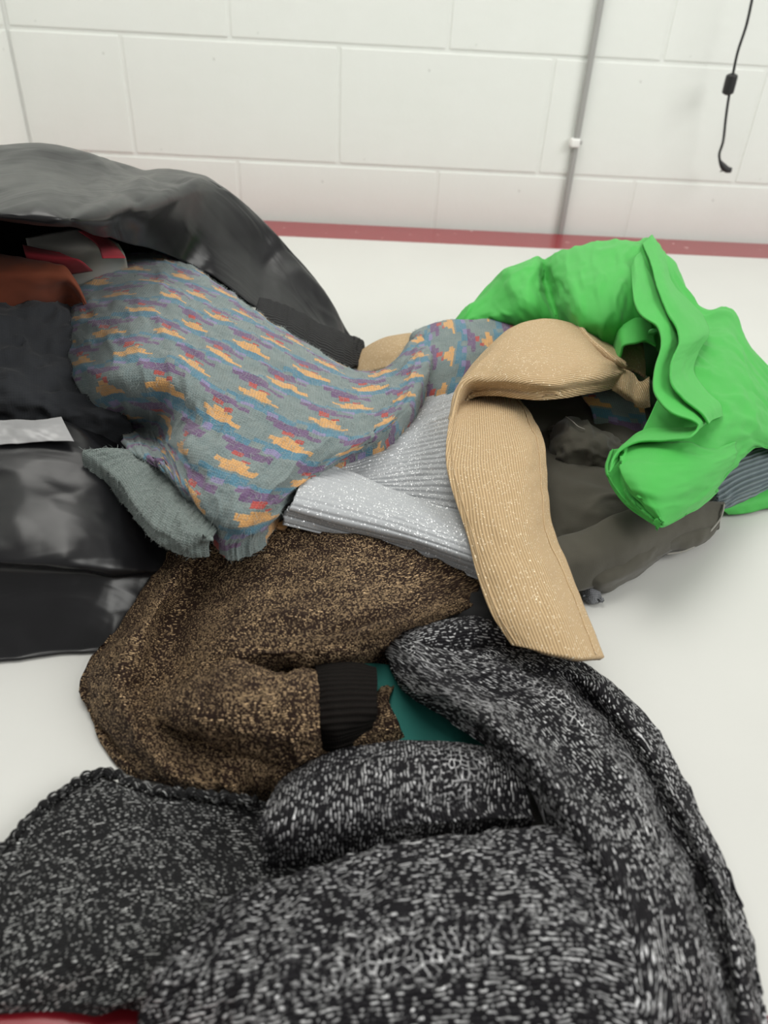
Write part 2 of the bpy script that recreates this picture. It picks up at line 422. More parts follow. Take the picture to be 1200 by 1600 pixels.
# ------------------------------------------------------------------ setting
WY = 1.63
ZA = TT + CAMH - .0421*WY; RH = (.1681-.0421)*WY; J0 = -.2942*WY; BW = .2499*WY
XL = PY(38, 180, WY)[0]                          # corner with the left wall
XR = 3.9
boxobj('floor', (XL-.1, XR+.6, -1.6, WY+.1, -.05, 0), MT['floor']); tag(bpy.data.objects['floor'], 'grey floor under the table', None, 'structure')
wb = boxobj('wall_back', (XL-.1, XR, WY+.0018, WY+.12, 0, 2.45), MT['mortar']); tag(wb, 'white painted concrete block wall behind the table', None, 'structure')
gap = .0035
def block_mesh(wd):
    bm = bmesh.new(); box(bm, 0, wd, 0, .03, 0, RH-2*gap, .0022); me = bpy.data.meshes.new('block'); bm.to_mesh(me); bm.free()
    me.materials.append(MT['wall']); return me
bmesh_cache = {}
for r in range(-6, 7):
    z0 = ZA - RH + r*RH
    if z0 < 0 or z0 + RH > 2.45: continue
    off = 0 if r % 2 == 0 else .5
    for n in range(-3, 11):
        x0 = J0 + (n+off)*BW; x1 = x0 + BW
        x0, x1 = max(x0, XL), min(x1, XR)
        if x1-x0 < .02: continue
        wd = round(x1-x0-2*gap, 4)
        if wd not in bmesh_cache: bmesh_cache[wd] = block_mesh(wd)
        o = bpy.data.objects.new('block', bmesh_cache[wd]); col.objects.link(o)
        o.parent = wb; o.location = (x0+gap, WY+.0005*random.uniform(-1, 1), z0+gap)
wl = boxobj('wall_left', (XL-.12, XL-.0018, .3, WY, 0, 2.45), MT['mortar']); tag(wl, 'white painted block wall at the left corner', None, 'structure')
for r in range(-6, 7):
    z0 = ZA - RH + r*RH
    if z0 < 0 or z0 + RH > 2.45: continue
    y1 = WY - (0 if r % 2 else BW*.5)
    if y1 < WY: 
        wd = round(BW*.5-2*gap, 4)
        if wd not in bmesh_cache: bmesh_cache[wd] = block_mesh(wd)
        o = bpy.data.objects.new('block', bmesh_cache[wd]); col.objects.link(o); o.parent = wl
        o.rotation_euler = (0, 0, math.pi/2); o.location = (XL, WY-BW*.5+gap, z0+gap)
    while y1 > .75:
        wd = round(BW-2*gap, 4)
        if wd not in bmesh_cache: bmesh_cache[wd] = block_mesh(wd)
        o = bpy.data.objects.new('block', bmesh_cache[wd]); col.objects.link(o); o.parent = wl
        o.rotation_euler = (0, 0, math.pi/2); o.location = (XL, y1-BW+gap, z0+gap); y1 -= BW

# ------------------------------------------------------------------ table
TX0, TX1, TY0, TY1 = XL+.015, 1.45, .034, 1.613
BI0, BI1 = .150, 1.497
tb = empty('work_table', (.3, .8, 0), 'long white table with a red painted border, carrying the pile of clothes', 'table')
boxobj('table_top', (TX0+.116, TX1-.116, BI0, BI1, TT-.03, TT), MT['table'], tb)
for d in ((TX0, TX1, TY0, BI0), (TX0, TX1, BI1, TY1), (TX0, TX0+.116, BI0, BI1), (TX1-.116, TX1, BI0, BI1)):
    boxobj('border_strip', d + (TT-.03, TT+.0004), MT['red'], tb, .0015)
for x in (TX0+.08, TX1-.08):
    for y in (TY0+.08, TY1-.08):
        boxobj('leg', (x-.025, x+.025, y-.025, y+.025, 0, TT-.03), MT['tleg'], tb, .003)
for y in (TY0+.08, TY1-.08):
    boxobj('apron', (TX0+.105, TX1-.105, y-.012, y+.012, TT-.1, TT-.03), MT['tleg'], tb)

# ------------------------------------------------------------------ conduit and hanging cable
ctop = PY(939, 0, WY-.007); cbot = PY(874, 372, WY-.007); cx = (ctop[0]+cbot[0])/2
cn = empty('wall_conduit', (cx, WY-.007, TT), 'thin grey vertical pipe fixed to the white block wall', 'pipe')
tube('pipe', [(ctop[0]+(ctop[0]-cbot[0])*1.5, WY-.007, 2.4), (ctop[0], WY-.007, ctop[2]), (cbot[0], WY-.007, cbot[2]), (cbot[0], WY-.007, .05)], .0062, MT['steel'], cn)
cp = PY(898, 223, WY-.008)
bm = bmesh.new(); box(bm, cp[0]-.009, cp[0]+.009, WY-.017, WY+.001, cp[2]-.008, cp[2]+.008, .003); me = bpy.data.meshes.new('clip'); bm.to_mesh(me); bm.free()
link('clip', me, MT['white'], cn)
boxobj('screw', (cp[0]+.009, cp[0]+.015, WY-.006, WY+.001, cp[2]-.003, cp[2]+.003), MT['steel'], cn)
CY = WY-.06
cb = empty('hanging_cable', tuple(PY(1175, 0, CY)), 'black cable hanging before the wall with a small plug at its end', 'cable')
q = lambda x, y: PY(x, y, CY)
tube('cord', [np.array([q(1188, -60)[0]+.05, WY, 1.95]), q(1196, -140), q(1188, -60), q(1175, 0), q(1166, 40), q(1153, 80), q(1146, 112), q(1139, 150), q(1134, 185), q(1130, 220), q(1124, 240), q(1125, 254)], .0024, MT['black'], cb)
a, b = q(1145, 114), q(1136, 149); d = (b-a)
tube('cable_bead', [a, a+d*.12, a+d*.5, a+d*.88, b], [.003, .0105, .0108, .0105, .003], MT['black'], cb, 8, 5)
tube('plug', [q(1125, 252), q(1130, 260), q(1136, 265), q(1142, 266)], [.003, .006, .006, .005], MT['black'], cb)
tube('plug_prong', [q(1133, 265), q(1125, 268)], [.002, .001], MT['black'], cb)

# ------------------------------------------------------------------ black plastic bag and what is in it
bag = empty('plastic_bag', tuple(P(60, 900, 0)), 'open black plastic sack lying on its side, clothes spilling out', 'bag')
patch('upper_sheet', [
    [(-420, 380, 190), (-200, 350, 232), (-60, 343, 238), (60, 349, 236), (128, 352, 230), (190, 374, 195), (285, 408, 142), (385, 470, 100), (470, 525, 62), (556, 574, 14)],
    [(-420, 350, 200), (-200, 335, 248), (-60, 334, 252), (60, 342, 250), (128, 344, 244), (215, 335, 218), (300, 345, 180), (395, 410, 122), (480, 485, 76), (560, 566, 12)],
    [(-420, 320, 205), (-200, 300, 256), (-60, 300, 258), (60, 305, 257), (130, 312, 248), (225, 310, 226), (325, 294, 203), (425, 368, 142), (505, 462, 84), (566, 560, 6)],
    [(-420, 280, 205), (-200, 262, 258), (-60, 258, 258), (60, 256, 254), (130, 268, 243), (215, 276, 225), (333, 289, 200), (430, 372, 136), (508, 464, 78), (567, 560, 5)],
    [(-420, 262, 198), (-200, 248, 252), (-60, 243, 251), (62, 238, 248), (135, 251, 234), (210, 265, 214), (334, 291, 186), (430, 376, 124), (508, 468, 68), (566, 562, 4)],
], MT['bag'], bag, (130, 230), .0012, {'S': (4, 90), 'W': (4, 70)}, [(4.5, .12, .08, 'f'), (3.5, .055, .04, 'f'), (1.2, .028, .02, 'f')], clipz=.003)
patch('front_sheet', [
    [(-300, 640, 4, 0, 330, 0), (-150, 640, 4, 0, 330, 0), (0, 640, 4, 0, 330, 0), (110, 640, 4, 0, 330, 0), (190, 650, 4, 0, 330, 0), (280, 700, 4, 0, 300, 0)],
    [(-300, 655, 15, 0, 120, 0), (-150, 655, 12, 0, 120, 0), (0, 655, 10, 0, 120, 0), (110, 655, 10, 0, 120, 0), (190, 700, 8, 0, 120, 0), (280, 740, 6, 0, 80, 0)],
    [(-300, 640, 95, 0, 12, -14), (-150, 650, 105, 0, 12, -14), (0, 660, 104, 0, 12, -14), (105, 662, 98, 0, 12, -14), (180, 715, 72, 0, 12, -10), (285, 790, 36)],
    [(-300, 640, 100), (-150, 650, 108), (0, 662, 106), (108, 664, 100), (180, 722, 74), (285, 800, 36)],
    [(-300, 700, 92), (-150, 708, 98), (0, 705, 98), (122, 702, 92), (190, 745, 70), (285, 820, 34)],
    [(-300, 790, 80), (-150, 780, 84), (0, 765, 84), (120, 765, 78), (200, 785, 62), (290, 840, 32)],
    [(-300, 840, 76), (-150, 830, 78), (0, 822, 76), (115, 822, 70), (205, 832, 54), (292, 862, 28)],
    [(-300, 885, 70), (-150, 880, 68), (0, 878, 64), (115, 882, 58), (205, 888, 42), (292, 890, 22)],
    [(-300, 905, 55), (-150, 900, 52), (0, 896, 50), (115, 898, 44), (205, 902, 32), (290, 905, 16)],
    [(-300, 970, 34), (-150, 965, 32), (0, 958, 30), (110, 955, 26), (195, 950, 18), (280, 930, 10)],
    [(-300, 1050, 4), (-150, 1045, 4), (0, 1036, 3), (105, 1025, 3), (180, 1012, 3), (270, 965, 3)],
], MT['bag'], bag, (170, 130), .0012, {'W': (4, 40)}, [(5, .12, .05, 'f'), (3.2, .055, .035, 'f'), (1.2, .022, .02, 'f')], clipz=.003)
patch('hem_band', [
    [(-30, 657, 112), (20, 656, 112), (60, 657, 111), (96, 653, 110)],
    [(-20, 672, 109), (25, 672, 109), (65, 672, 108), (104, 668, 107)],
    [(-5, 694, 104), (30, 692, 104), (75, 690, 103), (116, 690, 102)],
], MT['hem_sheen'], bag, (30, 60), .0008, None, [(1.2, .02, .02, 'n')])
tag(bpy.data.objects['hem_band'], 'flap of the sack rim, its highlight coloured in as grey')
o = patch('striped_garment', [
    [(40, 372, 190), (90, 362, 195), (135, 358, 195), (185, 380, 175)],
    [(45, 395, 180), (95, 392, 184), (145, 388, 184), (195, 398, 168)],
    [(50, 430, 150), (100, 425, 155), (150, 420, 155), (200, 420, 145)]], MT['stripe_white'], None, (30, 30), .002, {'S': (30, 15)})
tag(o, 'pale garment with red stripes deep inside the black sack', 'garment')
for name, r in (('red_stripe', [[(122, 360, 197), (142, 358, 197), (160, 366, 193)], [(150, 380, 189), (168, 378, 189), (180, 382, 185)], [(160, 402, 184), (182, 402, 182), (196, 402, 180)]]),
                ('red_stripe', [[(35, 382, 190), (62, 388, 188), (92, 394, 187)], [(40, 400, 184), (85, 404, 183), (125, 408, 181)], [(50, 430, 160), (100, 430, 162), (145, 424, 164)]])):
    patch(name, r, MT['stripe_red'], o, (16, 16), .0012)
o = patch('rust_garment', [
    [(-120, 390, 175), (-40, 392, 182), (30, 400, 182), (80, 410, 178), (110, 425, 170)],
    [(-120, 420, 172), (-40, 422, 178), (30, 425, 178), (80, 430, 172), (112, 440, 164)],
    [(-120, 450, 155), (-40, 455, 160), (30, 458, 158), (80, 460, 150), (112, 462, 145)]], MT['orange'], None, (40, 50), .002, {'S': (60, 20), 'N': (60, 20), 'E': (60, 15)}, [(2, .03, .02, 'n')])
tag(o, 'rust orange garment in the shade of the sack opening', 'garment')
o = patch('dark_garment', [
    [(-150, 460, 150), (-50, 465, 152), (30, 470, 150), (100, 470, 140), (150, 480, 125)],
    [(-150, 510, 138), (-50, 515, 142), (30, 520, 138), (100, 525, 126), (170, 540, 110)],
    [(-150, 570, 120), (-50, 570, 124), (30, 575, 122), (110, 580, 112), (190, 600, 96)],
    [(-150, 620, 104), (-50, 620, 108), (30, 625, 106), (110, 635, 98), (200, 650, 84)],
    [(-150, 665, 78), (-50, 668, 80), (30, 672, 78), (110, 685, 70), (210, 690, 62)]], MT['navy'], None, (80, 80), .003, {'S': (20, 20), 'N': (40, 20)}, [(6, .05, .04, 'n'), (3, .03, .02, 'r')])
tag(o, 'crumpled charcoal garment filling the mouth of the black sack', 'garment')
o = patch('charcoal_cardigan', [
    [(405, 470, 100), (450, 484, 84), (500, 510, 62), (545, 528, 40), (560, 534, 26)],
    [(400, 486, 104), (447, 505, 88), (495, 532, 64), (540, 548, 40), (562, 552, 22)],
    [(395, 505, 100), (445, 530, 82), (495, 560, 56), (540, 575, 34), (564, 572, 16)]], MT['charcoal'], None, (40, 70), .004, {'N': (4, 14), 'E': (4, 8)}, [(1.2, .01, .03, 'n')], ribs=('u', .005, 1.2))
tag(o, 'charcoal ribbed knit peeking from under the sack beside the patterned sweater', 'knitwear')

# ------------------------------------------------------------------ olive trousers
tr = empty('olive_trousers', tuple(P(960, 800, 0)), 'dark olive cotton trousers lying under the green shirt and beige knit', 'trousers')
patch('leg_panel', [
    [(740, 600, 62), (800, 590, 66), (860, 590, 66), (920, 600, 62), (985, 620, 55), (1060, 660, 40)],
    [(760, 660, 62), (820, 645, 62), (870, 650, 56), (920, 660, 56), (985, 680, 50), (1060, 700, 38)],
    [(790, 720, 60), (840, 705, 56), (880, 710, 54), (930, 720, 56), (990, 740, 50), (1070, 745, 36)],
    [(800, 775, 56), (850, 760, 50), (890, 765, 52), (940, 765, 54), (1000, 770, 46), (1080, 770, 30)],
    [(810, 825, 44), (860, 815, 38), (900, 812, 42), (950, 800, 46), (1010, 795, 40), (1090, 790, 26)],
    [(830, 860, 34), (880, 850, 30), (920, 845, 32), (970, 828, 34), (1030, 815, 32), (1100, 800, 22)],
], MT['olive'], tr, (90, 90), .002, {'S': (4, 10), 'E': (4, 14)}, [(2.2, .05, .05, 'n'), (1.6, .06, .03, 'r')])
patch('waistband', [
    [(858, 842, 48), (905, 828, 50), (950, 810, 52), (1000, 792, 50), (1060, 782, 40), (1132, 786, 24)],
    [(870, 858, 46), (915, 846, 50), (960, 828, 52), (1012, 808, 50), (1070, 797, 40), (1131, 797, 24)],
    [(884, 880, 40), (930, 868, 44), (975, 850, 46), (1025, 830, 44), (1080, 815, 34), (1127, 812, 20)],
], MT['olive'], tr, (40, 80), .003, {'N': (20, 6), 'S': (14, 5)}, [(1.2, .03, .03, 'n')])
patch('lower_leg', [
    [(885, 875, 34), (930, 862, 36), (980, 845, 36), (1030, 826, 34), (1080, 812, 26), (1127, 808, 16)],
    [(893, 893, 30), (938, 884, 32), (985, 868, 32), (1036, 846, 30), (1085, 832, 24), (1122, 824, 14)],
    [(905, 910, 18), (945, 912, 20), (985, 895, 20), (1040, 862, 16), (1080, 855, 12), (1112, 840, 8)],
    [(915, 922, 4), (950, 926, 4), (990, 904, 4), (1045, 866, 4), (1075, 860, 4), (1105, 846, 4)],
], MT['olive'], tr, (50, 80), .002, None, [(1.5, .03, .02, 'n')])
patch('pocket_flap', [
    [(868, 662, 66), (888, 650, 74), (915, 655, 74), (945, 672, 68), (972, 690, 60)],
    [(866, 685, 66), (890, 672, 80), (917, 674, 79), (945, 688, 72), (972, 703, 62)],
    [(872, 705, 62), (893, 700, 70), (920, 702, 70), (946, 710, 66), (972, 716, 58)],
], MT['olive'], tr, (30, 50), .002, {'S': (50, 3), 'N': (50, 3), 'W': (50, 3)}, [(2.0, .02, .012, 'r')])
pp = [P(884, 651, .079), P(894, 658, .083), P(903, 666, .083), P(914, 671, .081)]
tube('seam', pp, .0005, MT['thread'], tr, 6)
tube('seam', [P(1131, 788, .026), P(1129, 800, .026), P(1122, 815, .020), P(1098, 842, .014), P(1072, 860, .010), P(1040, 866, .009)], .0010, MT['thread'], tr, 6)

# small frayed grey knit on the table
o = patch('grey_knit_scrap', [
    [(905, 895, 14), (920, 900, 14), (935, 912, 10)],
    [(908, 912, 12), (922, 920, 12), (940, 928, 7)],
    [(910, 930, 6), (925, 938, 6), (943, 938, 5)]], MT['marl'], None, (24, 24), .003, {'S': (3, 2)}, [(1.5, .008, .008, 'n')])
tag(o, 'small frayed grey knit edge on the table by the beige strip', 'knitwear')

# ------------------------------------------------------------------ teal cloth, black sheet
o = patch('teal_cloth', [
    [(560, 1040, 26), (610, 1040, 26), (660, 1050, 24), (720, 1080, 20), (790, 1110, 14)],
    [(560, 1080, 24), (610, 1085, 22), (660, 1095, 20), (720, 1120, 18), (790, 1145, 14)],
    [(560, 1130, 20), (610, 1130, 18), (660, 1135, 16), (720, 1150, 15), (790, 1170, 12)],
    [(560, 1190, 12), (610, 1190, 12), (660, 1190, 12), (720, 1190, 12), (790, 1200, 10)]], MT['teal'], None, (50, 50), .002, {'W': (4, 10), 'E': (4, 10)}, [(1.5, .03, .03, 'n')])
tag(o, 'teal cotton cloth showing between the brown and black knits', 'cloth')
o = patch('black_cloth', [
    [(640, 900, 44), (700, 890, 48), (750, 900, 46), (800, 920, 40)],
    [(630, 940, 40), (700, 935, 44), (750, 945, 42), (800, 960, 36)],
    [(640, 985, 34), (700, 985, 34), (750, 990, 34), (810, 1000, 28)],
    [(650, 1030, 12), (700, 1030, 12), (760, 1030, 12), (820, 1030, 12)]], MT['blackc'], None, (40, 40), .002, {'E': (4, 8)}, [(3, .03, .02, 'n')])  # near-black sheet laid across the hollow
tag(o, 'black sheet in the hollow left of the beige strip', 'cloth')

# ------------------------------------------------------------------ brown and gold sweater
br = empty('brown_sweater', tuple(P(400, 1080, 0)), 'dark brown sweater with gold glitter thread and a black cuff', 'sweater')
patch('body', [
    [(300, 780, 52), (335, 775, 56), (380, 770, 58), (460, 775, 60), (560, 800, 60), (660, 830, 58), (760, 865, 50)],
    [(268, 838, 36), (302, 842, 46), (340, 850, 52), (440, 845, 60), (550, 850, 60), (660, 870, 58), (755, 895, 50)],
    [(232, 890, 22), (268, 895, 40), (308, 905, 34), (400, 910, 56), (540, 910, 61), (650, 915, 57), (748, 925, 46)],
    [(204, 955, 16), (240, 955, 38), (278, 965, 24), (355, 970, 54), (510, 970, 62), (625, 960, 56), (735, 950, 42)],
    [(160, 1020, 10), (205, 1010, 36), (258, 1030, 20), (330, 1015, 50), (450, 1010, 62), (560, 1000, 55), (655, 978, 40)],
    [(144, 1048, 8), (190, 1045, 34), (245, 1062, 18), (320, 1040, 44), (440, 1030, 55), (560, 1020, 46), (648, 992, 32)],
    [(134, 1076, 8), (182, 1078, 32), (232, 1090, 18), (300, 1085, 36), (440, 1065, 24), (560, 1058, 18), (640, 1030, 18)],
    [(146, 1112, 7), (192, 1120, 28), (240, 1132, 22), (320, 1145, 26), (440, 1130, 20), (552, 1115, 26), (608, 1095, 24)],
    [(176, 1162, 6), (222, 1170, 22), (270, 1185, 24), (340, 1190, 28), (440, 1188, 30), (545, 1158, 32), (626, 1132, 24)],
    [(216, 1206, 5), (252, 1212, 14), (295, 1222, 18), (350, 1228, 22), (440, 1223, 22), (540, 1190, 20), (640, 1165, 12)],
    [(272, 1228, 3), (300, 1236, 4), (330, 1242, 5), (380, 1248, 6), (450, 1250, 6), (560, 1230, 6), (650, 1200, 6)],
], MT['brown'], br, (200, 170), .0012, {'W': (2, 9)}, [(2.2, .06, .05, 'n'), (1.4, .03, .04, 'r')])
patch('sleeve', [
    [(262, 1080, 22), (310, 1050, 42), (370, 1035, 52), (425, 1050, 52), (452, 1046, 50), (472, 1040, 46), (498, 1046, 46)],
    [(246, 1092, 32), (305, 1068, 54), (370, 1058, 63), (418, 1062, 63), (446, 1056, 62), (472, 1054, 60), (499, 1060, 57)],
    [(240, 1108, 36), (302, 1100, 58), (370, 1098, 67), (420, 1096, 67), (448, 1092, 65), (474, 1094, 63), (500, 1098, 59)],
    [(262, 1132, 31), (310, 1136, 50), (370, 1140, 57), (420, 1142, 57), (450, 1142, 56), (475, 1142, 55), (501, 1142, 52)],
    [(290, 1150, 22), (330, 1160, 34), (380, 1165, 42), (430, 1166, 44), (455, 1166, 44), (478, 1164, 43), (502, 1160, 40)],
], MT['brown'], br, (100, 110), .0015, {'S': (-18, 3), 'N': (-14, 2)}, [(1.4, .03, .02, 'n'), (1.0, .012, .03, 'r')])
patch('cuff', [
    [(492, 1040, 46), (520, 1034, 48), (555, 1034, 48), (588, 1042, 44)],
    [(496, 1060, 56), (524, 1052, 58), (558, 1052, 56), (590, 1058, 52)],
    [(498, 1095, 58), (526, 1092, 60), (560, 1090, 58), (590, 1090, 54)],
    [(498, 1135, 52), (526, 1136, 54), (560, 1128, 52), (588, 1118, 48)],
    [(496, 1158, 38), (526, 1160, 40), (560, 1146, 38), (585, 1130, 36)],
], MT['bcuff'], br, (60, 50), .003, {'N': (25, 3), 'S': (25, 3)}, [(.8, .02, .02, 'n')])
tag(bpy.data.objects['cuff'], 'plain black ribbed cuff')

# ------------------------------------------------------------------ silver ribbed sweater
sv = empty('silver_sweater', tuple(P(620, 760, 0)), 'pale silver ribbed sweater with a glitter thread, under the beige strip', 'sweater')
patch('body', [
    [(560, 668, 56), (610, 640, 62), (660, 618, 66), (710, 600, 66), (770, 590, 62)],
    [(545, 700, 62), (600, 675, 68), (655, 652, 71), (710, 632, 70), (770, 622, 64)],
    [(530, 726, 66), (592, 704, 70), (652, 686, 73), (710, 672, 71), (775, 665, 64)],
    [(522, 742, 66), (588, 733, 68), (650, 722, 72), (712, 715, 70), (780, 712, 62)],
    [(540, 752, 62), (595, 757, 65), (655, 757, 68), (718, 760, 66), (785, 765, 60)],
    [(570, 768, 58), (620, 782, 60), (670, 795, 62), (728, 805, 60), (790, 815, 55)],
], MT['silver'], sv, (220, 110), .003, {'N': (30, 5)}, [(2.0, .06, .03, 'n')], ribs=('v', .0068, 2.2), fan=True)
patch('sleeve', [
    [(482, 722, 84), (540, 737, 76), (600, 762, 70), (660, 784, 70), (720, 800, 70), (790, 820, 66)],
    [(474, 742, 92), (535, 757, 82), (600, 780, 76), (662, 802, 75), (725, 822, 73), (795, 842, 68)],
    [(464, 768, 92), (528, 784, 82), (598, 804, 76), (666, 826, 74), (732, 848, 72), (800, 866, 66)],
    [(454, 792, 88), (522, 810, 76), (598, 828, 70), (670, 849, 69), (740, 872, 67), (805, 890, 60)],
    [(447, 803, 82), (518, 822, 68), (597, 840, 62), (672, 862, 61), (743, 886, 59), (808, 902, 54)],
], MT['silver'], sv, (130, 150), .003, {'N': (-12, 2), 'S': (-10, 2)}, [(1.2, .05, .02, 'n')], ribs=('v', .0062, 1.3), fan=True)

# ------------------------------------------------------------------ patterned sweater
ps = empty('patterned_sweater', tuple(P(400, 700, 0)), 'fuzzy grey blue sweater with orange, purple and red motifs, pulled out of the sack', 'sweater')
patch('body', [
    [(70, 440, 120), (150, 408, 134), (255, 393, 143), (330, 437, 132), (400, 483, 118), (480, 533, 100), (560, 578, 84), (606, 574, 86), (655, 522, 98)],
    [(72, 490, 118), (140, 455, 142), (235, 440, 150), (320, 485, 142), (400, 527, 128), (480, 572, 112), (555, 603, 96), (612, 602, 94), (668, 556, 96)],
    [(90, 545, 112), (160, 520, 138), (245, 517, 146), (330, 560, 138), (410, 597, 126), (485, 627, 112), (550, 645, 100), (602, 640, 96), (648, 618, 92)],
    [(118, 600, 104), (180, 585, 130), (255, 585, 136), (330, 620, 130), (405, 652, 120), (475, 680, 110), (535, 692, 99), (578, 686, 94), (608, 672, 88)],
    [(150, 640, 84), (200, 632, 100), (262, 634, 110), (322, 664, 120), (385, 702, 114), (445, 727, 107), (490, 736, 94), (524, 728, 84), (556, 714, 74)],
    [(185, 668, 60), (222, 672, 62), (254, 680, 74), (292, 702, 110), (355, 745, 108), (405, 770, 104), (440, 776, 92), (462, 770, 82), (480, 760, 72)],
    [(206, 704, 92), (238, 714, 96), (266, 734, 99), (298, 766, 98), (336, 797, 96), (378, 820, 94), (408, 822, 86), (432, 808, 78), (448, 792, 70)],
    [(250, 735, 78), (268, 752, 79), (288, 775, 80), (312, 800, 81), (340, 825, 82), (368, 840, 82), (392, 842, 77), (416, 830, 73), (438, 810, 68)],
], MT['fair'], ps, (260, 280), .004, {'S': (62, 4), 'N': (60, 14), 'E': (55, 4)}, [(2.2, .06, .04, 'n'), (1.2, .025, .05, 'r')])
patch('hem', [
    [(200, 702, 94), (238, 713, 88), (266, 737, 84), (292, 768, 84), (318, 800, 84), (340, 826, 83)],
    [(165, 702, 100), (205, 722, 93), (238, 750, 88), (268, 785, 88), (298, 818, 87), (330, 842, 84)],
    [(130, 703, 102), (178, 740, 90), (212, 785, 82), (250, 822, 81), (290, 842, 80), (328, 850, 78)],
], MT['hemrib'], ps, (60, 110), .004, {'S': (66, 3)}, [(1.8, .02, .02, 'n')], ribs=('u', .0058, 1.1))
tag(bpy.data.objects['hem'], 'plain grey ribbed hem')
patch('folded_panel', [
    [(648, 518, 92), (690, 500, 96), (740, 496, 98), (790, 495, 98), (850, 496, 92)],
    [(655, 545, 88), (695, 535, 90), (742, 530, 92), (795, 530, 92), (850, 535, 86)],
    [(648, 585, 80), (690, 575, 80), (735, 570, 82), (790, 570, 82), (850, 575, 76)],
    [(630, 640, 66), (680, 622, 66), (730, 612, 68), (790, 610, 68), (850, 610, 64)],
], MT['fair2'], ps, (90, 110), .004, {'N': (6, 18), 'W': (50, 6)}, [(2.0, .05, .03, 'n')], swap=True)
patch('glimpsed_panel', [
    [(905, 590, 84), (950, 592, 84), (1000, 600, 80)],
    [(910, 615, 78), (955, 618, 78), (1005, 625, 74)],
    [(925, 640, 68), (965, 645, 66), (1010, 650, 62)], [(930, 672, 52), (970, 675, 50), (1015, 678, 48)]], MT['fair2'], ps, (50, 60), .003, None, [(1.2, .03, .02, 'n')])
patch('cuff', [
    [(1108, 706, 44), (1150, 690, 44), (1200, 672, 42), (1260, 650, 36)],
    [(1112, 735, 44), (1155, 717, 45), (1205, 700, 43), (1265, 678, 36)],
    [(1122, 776, 28), (1160, 763, 30), (1210, 742, 29), (1270, 720, 24)]], MT['cuffrib'], ps, (60, 60), .004, {'S': (12, 3), 'N': (12, 3)}, [(1, .02, .02, 'n')], ribs=('v', .0055, 1.5))
tag([o for o in bpy.data.objects if o.name.startswith('cuff') and o.parent == ps][0], 'blue grey ribbed cuff')

# ------------------------------------------------------------------ beige ribbed knit
bg = empty('beige_knit', tuple(P(830, 800, 0)), 'beige ribbed knit with gold glitter, its long narrow end hanging forward', 'knitwear')
patch('upper_arm', [
    [(702, 655, 88), (712, 606, 100), (745, 560, 112), (795, 516, 120), (848, 498, 123), (898, 506, 120), (945, 532, 112), (976, 558, 102)],
    [(703, 657, 92), (716, 604, 108), (752, 565, 120), (800, 532, 128), (850, 520, 130), (900, 528, 127), (946, 547, 117), (978, 565, 106)],
    [(706, 656, 94), (722, 604, 110), (760, 580, 122), (808, 562, 130), (855, 560, 132), (903, 563, 128), (948, 570, 117), (979, 573, 106)],
    [(712, 648, 92), (730, 607, 106), (768, 597, 117), (816, 595, 124), (860, 598, 125), (905, 593, 121), (950, 588, 112), (979, 580, 102)],
    [(718, 640, 86), (738, 612, 98), (774, 606, 108), (820, 611, 113), (863, 613, 114), (907, 606, 111), (952, 597, 103), (979, 586, 96)],
], MT['beige'], bg, (110, 170), .0015, {'N': (70, 8), 'S': (-7, -3)}, [(1.6, .05, .03, 'n')])
patch('hanging_end', [
    [(716, 610, 92), (738, 606, 88), (762, 604, 86), (785, 606, 84), (800, 612, 78)],
    [(704, 648, 96), (734, 640, 92), (765, 632, 92), (797, 630, 90), (822, 640, 80)],
    [(697, 695, 97), (730, 690, 98), (770, 682, 98), (815, 678, 94), (846, 680, 82)],
    [(699, 735, 94), (733, 732, 97), (775, 728, 98), (822, 726, 94), (855, 722, 80)],
    [(712, 783, 88), (745, 780, 92), (785, 778, 92), (828, 776, 88), (857, 770, 74)],
    [(730, 837, 78), (762, 834, 83), (796, 832, 84), (832, 828, 80), (861, 815, 66)],
    [(746, 900, 68), (780, 898, 73), (818, 896, 73), (855, 890, 69), (886, 880, 54)],
    [(766, 955, 60), (802, 955, 65), (842, 955, 65), (880, 950, 61), (912, 940, 46)],
    [(799, 1008, 51), (830, 1014, 54), (868, 1022, 54), (908, 1028, 50), (946, 1026, 38)],
], MT['beige'], bg, (170, 90), .0040, None, [(1.4, .04, .04, 'n')], swap=True)
patch('collar', [
    [(905, 506, 116), (918, 493, 122), (945, 492, 122), (975, 498, 116), (1000, 515, 108)],
    [(912, 522, 112), (935, 515, 114), (960, 515, 114), (985, 525, 110), (1005, 540, 104)],
    [(930, 545, 104), (952, 543, 106), (972, 545, 106), (992, 555, 102), (1008, 565, 96)],
    [(965, 578, 94), (975, 575, 96), (985, 575, 96), (998, 580, 92), (1010, 588, 88)]], MT['beige'], bg, (40, 50), .003, {'N': (80, 6)}, [(.8, .03, .02, 'n')])
tube('collar_rim', [P(945, 493, .122), P(922, 494, .123), P(908, 500, .123), P(907, 512, .122), P(920, 530, .121), P(942, 549, .119), P(962, 564, .115), P(978, 573, .108)], [.0022, .0030, .0034, .0034, .0034, .0034, .0030, .002], MT['beige'], bg, 8)
patch('small_curl', [
    [(954, 602, 96), (958, 587, 102), (972, 577, 105), (990, 583, 100), (1000, 596, 96), (1015, 588, 98)],
    [(958, 610, 93), (964, 600, 98), (976, 594, 100), (990, 600, 95), (1000, 608, 92), (1015, 602, 94)],
    [(968, 618, 86), (976, 616, 90), (984, 616, 90), (992, 622, 86), (1002, 626, 84), (1015, 622, 84)],
    [(978, 626, 78), (986, 628, 80), (992, 632, 80), (998, 636, 78), (1006, 638, 76), (1016, 636, 76)]], MT['beige'], bg, (40, 50), .0018, None, [(.6, .01, .02, 'n')], swap=True)
